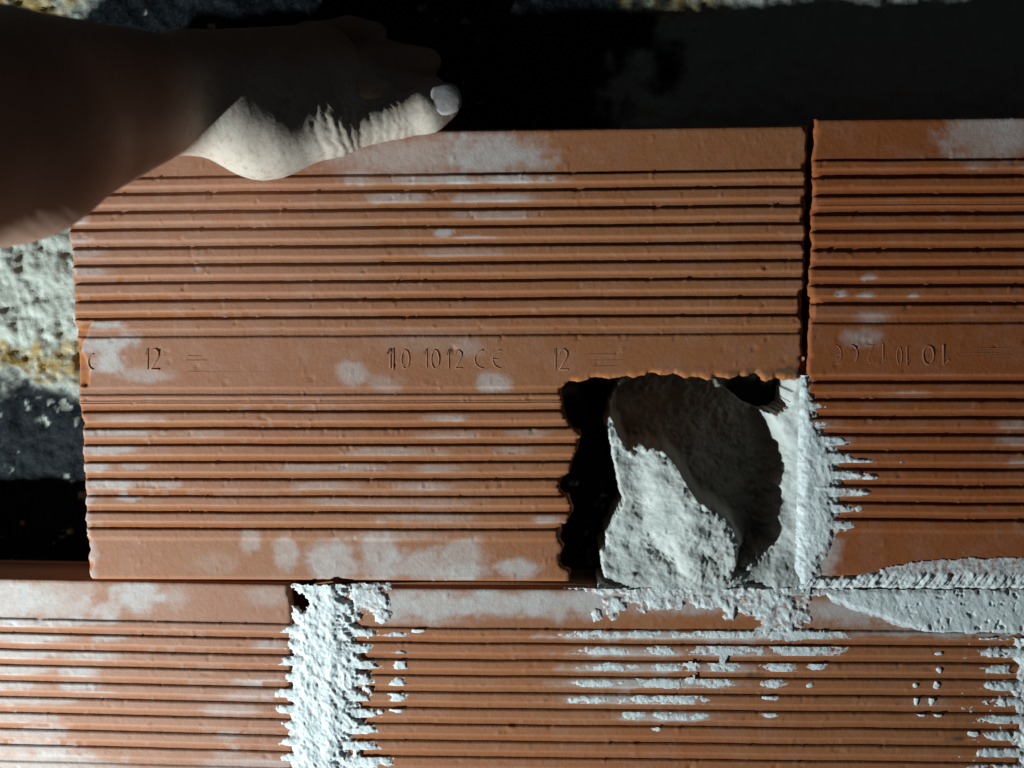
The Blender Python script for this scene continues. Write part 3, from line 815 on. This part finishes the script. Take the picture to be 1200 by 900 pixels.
# ------------------------------------------------------------------ hand and forearm
def surface_nets(vals, org, h):
    s = vals < 0
    nx, ny, nz = vals.shape
    cs = [(i, j, k) for i in (0, 1) for j in (0, 1) for k in (0, 1)]
    sub = lambda a, c: a[c[0]:nx - 1 + c[0], c[1]:ny - 1 + c[1], c[2]:nz - 1 + c[2]]
    cnt = sum(sub(s, c).astype(np.uint8) for c in cs)
    act = (cnt > 0) & (cnt < 8)
    I = np.argwhere(act)
    vid = -np.ones(act.shape, np.int32)
    vid[act] = np.arange(len(I))
    acc = np.zeros((len(I), 3)); num = np.zeros(len(I))
    for a in cs:
        for ax in range(3):
            if a[ax]: continue
            b = list(a); b[ax] = 1
            va = vals[I[:, 0] + a[0], I[:, 1] + a[1], I[:, 2] + a[2]]
            vb = vals[I[:, 0] + b[0], I[:, 1] + b[1], I[:, 2] + b[2]]
            cr = (va < 0) != (vb < 0)
            t = np.where(cr, va / np.where(cr, va - vb, 1), 0)
            p = np.tile(np.array(a, float), (len(I), 1)); p[:, ax] += t
            acc[cr] += p[cr]; num[cr] += 1
    V = (I + acc / num[:, None]) * h + org
    Fs = []
    for ax in range(3):
        o1, o2 = [(1, 2), (2, 0), (0, 1)][ax]
        sl0 = [slice(1, -1)] * 3; sl1 = [slice(1, -1)] * 3
        sl0[ax] = slice(0, -1); sl1[ax] = slice(1, None)
        A, B = s[tuple(sl0)], s[tuple(sl1)]
        E = np.argwhere(A != B)
        off = np.ones(3, int); off[ax] = 0
        G = E + off
        flip = A[tuple(E.T)]
        def cell(d1, d2):
            g = G.copy(); g[:, o1] -= d1; g[:, o2] -= d2
            return vid[tuple(g.T)]
        q = np.stack([cell(1, 1), cell(0, 1), cell(0, 0), cell(1, 0)], 1)
        q[~flip] = q[~flip][:, ::-1]
        Fs.append(q)
    return V, np.concatenate(Fs)

def arm():
    h = 0.00125
    wr = at(222, 114, -0.046)
    fa = at(0, 150, -0.150)
    d = (fa - wr)
    el = fa + d * 1.15
    upd = np.array([0.0, -0.15, 1.0])
    lo, hi = np.array([-0.24, -0.40, 0.08]), np.array([0.245, 0.044, 0.37])
    n = np.ceil((hi - lo) / h).astype(int)
    vals = np.full(n, 0.05, np.float32)
    def cone(a, b, ra, rb, k=0.008, flat=None):
        nonlocal vals
        a, b = np.asarray(a, float), np.asarray(b, float)
        R = max(ra, rb) + k + 0.004
        l = np.maximum(np.floor((np.minimum(a, b) - R - lo) / h).astype(int), 0)
        u = np.minimum(np.ceil((np.maximum(a, b) + R - lo) / h).astype(int), n)
        if (u <= l).any(): return
        ax = [lo[i] + np.arange(l[i], u[i]) * h for i in range(3)]
        P = np.stack(np.meshgrid(*ax, indexing='ij'), -1).astype(np.float32)
        ab = b - a
        t = np.clip(((P - a) @ ab) / (ab @ ab), 0, 1)
        q = P - a - t[..., None] * ab
        if flat is not None:                       # (direction, factor): squash along a direction
            fd = np.asarray(flat[0], float); fd /= np.linalg.norm(fd)
            s_ = q @ fd
            q = q + (s_ * (1 / flat[1] - 1))[..., None] * fd
        dd = np.sqrt((q ** 2).sum(-1)) - (ra + (rb - ra) * t)
        if flat is not None: dd = dd * min(1, flat[1] + .15)
        sl = tuple(slice(l[i], u[i]) for i in range(3))
        o = vals[sl]
        hh = np.clip(.5 + .5 * (o - dd) / k, 0, 1)
        vals[sl] = (o * (1 - hh) + dd * hh - k * hh * (1 - hh)).astype(np.float32)
    A = at
    # forearm, two bones side by side under the muscle
    cone(A(205, 128, -0.046), fa + np.array([0, 0, -.006]), 0.0195, 0.036, .012)
    cone(A(215, 92, -0.040), fa + np.array([0, .012, .012]), 0.0195, 0.036, .012)
    cone(fa, el, 0.041, 0.045, .012)
    cone(el, el + d * .18 + np.array([0, 0, -.012]), 0.045, 0.040, .02)
    # palm and back of the hand, over the top edge of the brick
    mc_i, mc_m, mc_r, mc_l = A(392, 84, -0.014), A(385, 66, 0.004), A(368, 58, 0.018), A(345, 60, 0.028)
    cone(A(222, 100, -0.042), mc_i, 0.019, 0.0150, .010)
    cone(A(222, 92, -0.036), mc_m, 0.019, 0.0145, .010)
    cone(A(220, 88, -0.032), mc_r, 0.018, 0.0135, .010)
    cone(A(218, 90, -0.028), mc_l, 0.017, 0.0125, .010)
    # ball of the thumb
    cone(A(232, 140, -0.041), A(315, 160, -0.030), 0.0165, 0.0195, .010)
    cone(A(300, 160, -0.029), A(388, 150, -0.024), 0.0200, 0.0145, .010)
    cone(A(285, 122, -0.032), A(385, 118, -0.022), 0.0165, 0.0125, .012)
    # thumb
    cone(A(388, 151, -0.0225), A(466, 137, -0.0150), 0.0128, 0.0106, .006)
    cone(A(466, 137, -0.0150), A(500, 129, -0.0135), 0.0106, 0.0112, .004)
    cone(A(500, 129, -0.0135), A(519, 121, -0.0125), 0.0112, 0.0092, .004)
    # fingers across the top of the brick, reaching behind it
    top = BH + 0.0005
    def fing(m, pts, r):
        prev, pr = m, r[0] + .002
        for p, q in zip(pts, r):
            cone(prev, p, pr, q, .0035)
            prev, pr = p, q
    m = mc_i; fing(m, [(m[0] + .018, m[1] + .024, top + .0175), (m[0] + .028, m[1] + .038, top + .0100), (m[0] + .040, m[1] + .046, top + .0085)], (.0098, .0088, .0080))
    m = mc_m; fing(m, [(m[0] + .016, m[1] + .018, top + .0290), (m[0] + .036, m[1] + .026, top + .0280), (m[0] + .052, m[1] + .028, top + .0260)], (.0098, .0088, .0080))
    m = mc_r; fing(m, [(m[0] + .016, m[1] + .006, top + .038), (m[0] + .040, m[1] + .007, top + .043), (m[0] + .062, m[1] + .006, top + .040)], (.0095, .0085, .0076))
    m = mc_l; fing(m, [(m[0] + .010, m[1] - .002, top + .054), (m[0] + .032, m[1] - .001, top + .058), (m[0] + .046, m[1] - .001, top + .056)], (.0085, .0076, .0068))
    V, F = surface_nets(vals, lo, h)
    # a few relaxation passes
    e = np.concatenate([F[:, [0, 1]], F[:, [1, 2]], F[:, [2, 3]], F[:, [3, 0]]])
    e = np.unique(np.sort(e, 1), axis=0)
    deg = np.bincount(e.ravel(), minlength=len(V)).astype(float)
    for it in range(6):
        s = np.zeros_like(V)
        for k in range(3):
            s[:, k] = np.bincount(e[:, 0], V[e[:, 1], k], len(V)) + np.bincount(e[:, 1], V[e[:, 0], k], len(V))
        V = V * .45 + .55 * s / np.maximum(deg, 1)[:, None]
    # normals
    fn = np.cross(V[F[:, 2]] - V[F[:, 0]], V[F[:, 3]] - V[F[:, 1]])
    nr = np.zeros_like(V)
    for k in range(4):
        for c_ in range(3):
            nr[:, c_] += np.bincount(F[:, k], fn[:, c_], len(V))
    nr /= np.linalg.norm(nr, axis=1)[:, None] + 1e-12
    px, py = to_px(V[:, 0], V[:, 1], V[:, 2])
    # creases across the thumb joints and fine skin folds (written along the thumb's own length)
    a0, a1 = at(388, 151, -0.0225), at(519, 121, -0.0125)
    ax = (a1 - a0) / np.linalg.norm(a1 - a0)
    sdist = (V - a0) @ ax / MM                        # mm along the thumb
    side = (V - a0) @ np.array([0, 0, 1.0]) / MM
    onth = sstep(-14, -4, sdist) * sstep(14, 30, 60 - sdist) * (px > 340) * (np.linalg.norm(V - a0 - np.outer(sdist * MM, ax), axis=1) < .022)
    wv = fbm(sdist * .15, side * .25, 901, 3) * 3.0
    fold = 0
    for c0, wd, dp in ((36, 1.1, .55), (33, 1.0, .6), (39.5, 1.0, .55), (30, .9, .4), (43, .9, .4), (26, .9, .3), (4, 1.4, .55), (-1, 1.4, .5), (9, 1.2, .45), (-6, 1.4, .4), (14, 1.0, .3), (20, 1.0, .3)):
        fold = fold - dp * np.exp(-((sdist + wv - c0) / wd) ** 2)
    fine = fbm(V[:, 0] * 420 + V[:, 1] * 90, V[:, 2] * 160, 911, 3) * .10
    big = fbm(V[:, 0] * 60, V[:, 2] * 60 + V[:, 1] * 40, 917, 3) * .16
    V = V + nr * ((fold * onth + fine * sstep(-.10, .0, V[:, 0]) + big) * MM)[:, None]
    dust = (.78 + .22 * fbm(V[:, 0] * 90, V[:, 2] * 90, 921, 3)) * sstep(185, 235, px) * sstep(40, 110, py)
    m, nt, p = nodes('dusty_skin')
    v = nt.nodes.new('ShaderNodeTexCoord').outputs['Object']
    n1 = noise(nt, v, 45, 4, .6)
    col = mixc(nt, ramp(nt, n1, .3, .7), (0.36, 0.20, 0.135), (0.42, 0.245, 0.17))
    da = N(nt, 'ShaderNodeAttribute', attribute_name='dust').outputs['Fac']
    f = math_(nt, 'MULTIPLY', da, ramp(nt, noise(nt, v, 300, 4, .7), .15, .55))
    col = mixc(nt, math_(nt, 'MULTIPLY', f, .85), col, (0.74, 0.66, 0.55))
    nt.links.new(col, p.inputs['Base Color'])
    p.inputs['Roughness'].default_value = .62
    p.inputs['Specular IOR Level'].default_value = .3
    b = bump(nt, noise(nt, v, 700, 4, .6), .35, .0004)
    nt.links.new(b, p.inputs['Normal'])
    me = make_mesh('person', V, F, m, {'dust': dust})
    o = obj('person', me)
    tag(o, 'bare forearm and dusty hand gripping the brick top edge, thumb in front', 'person')
    # thumb nail
    U = ax; Nn = np.array([0.05, -0.98, 0.00]); Nn -= U * (Nn @ U); Nn /= np.linalg.norm(Nn)
    Wv = np.cross(Nn, U)
    cen = np.array(at(521, 120, -0.0125)) + Nn * 0.0094
    nv, nf = [], []
    R, K = 10, 28
    nv.append(cen + Nn * .0014)
    for i in range(1, R + 1):
        rr_ = i / R
        for k in range(K):
            t = 2 * math.pi * k / K
            cu, cv = math.cos(t), math.sin(t)
            q = (abs(cu) ** 2.4 + abs(cv) ** 2.4) ** (-1 / 2.4)
            u_, v_ = cu * q * rr_ * 8.0, cv * q * rr_ * 8.0
            hgt = 1.4 - v_ * v_ * .020 - max(u_, 0) ** 2 * .012 - u_ * u_ * .004 - (1.1 if i == R else 0)
            nv.append(cen + (U * u_ + Wv * v_ + Nn * hgt) * MM)
    for k in range(K): nf.append((0, 1 + k, 1 + (k + 1) % K))
    for i in range(R - 1):
        for k in range(K):
            a_, b_ = 1 + i * K + k, 1 + i * K + (k + 1) % K
            nf.append((a_, a_ + K, b_ + K, b_))
    mn, nt, p = nodes('mortar_dusted_nail')
    v = nt.nodes.new('ShaderNodeTexCoord').outputs['Object']
    col = mixc(nt, ramp(nt, noise(nt, v, 260, 4, .6), .3, .65), (0.38, 0.31, 0.29), (0.52, 0.47, 0.45))
    nt.links.new(col, p.inputs['Base Color'])
    p.inputs['Roughness'].default_value = .42
    nt.links.new(bump(nt, noise(nt, v, 500, 4), .3, .0004), p.inputs['Normal'])
    nail = obj('fingernail', make_mesh('fingernail', nv, nf, mn), o)
    tag(nail, 'short thumbnail whitened by mortar dust')
    return o
arm()
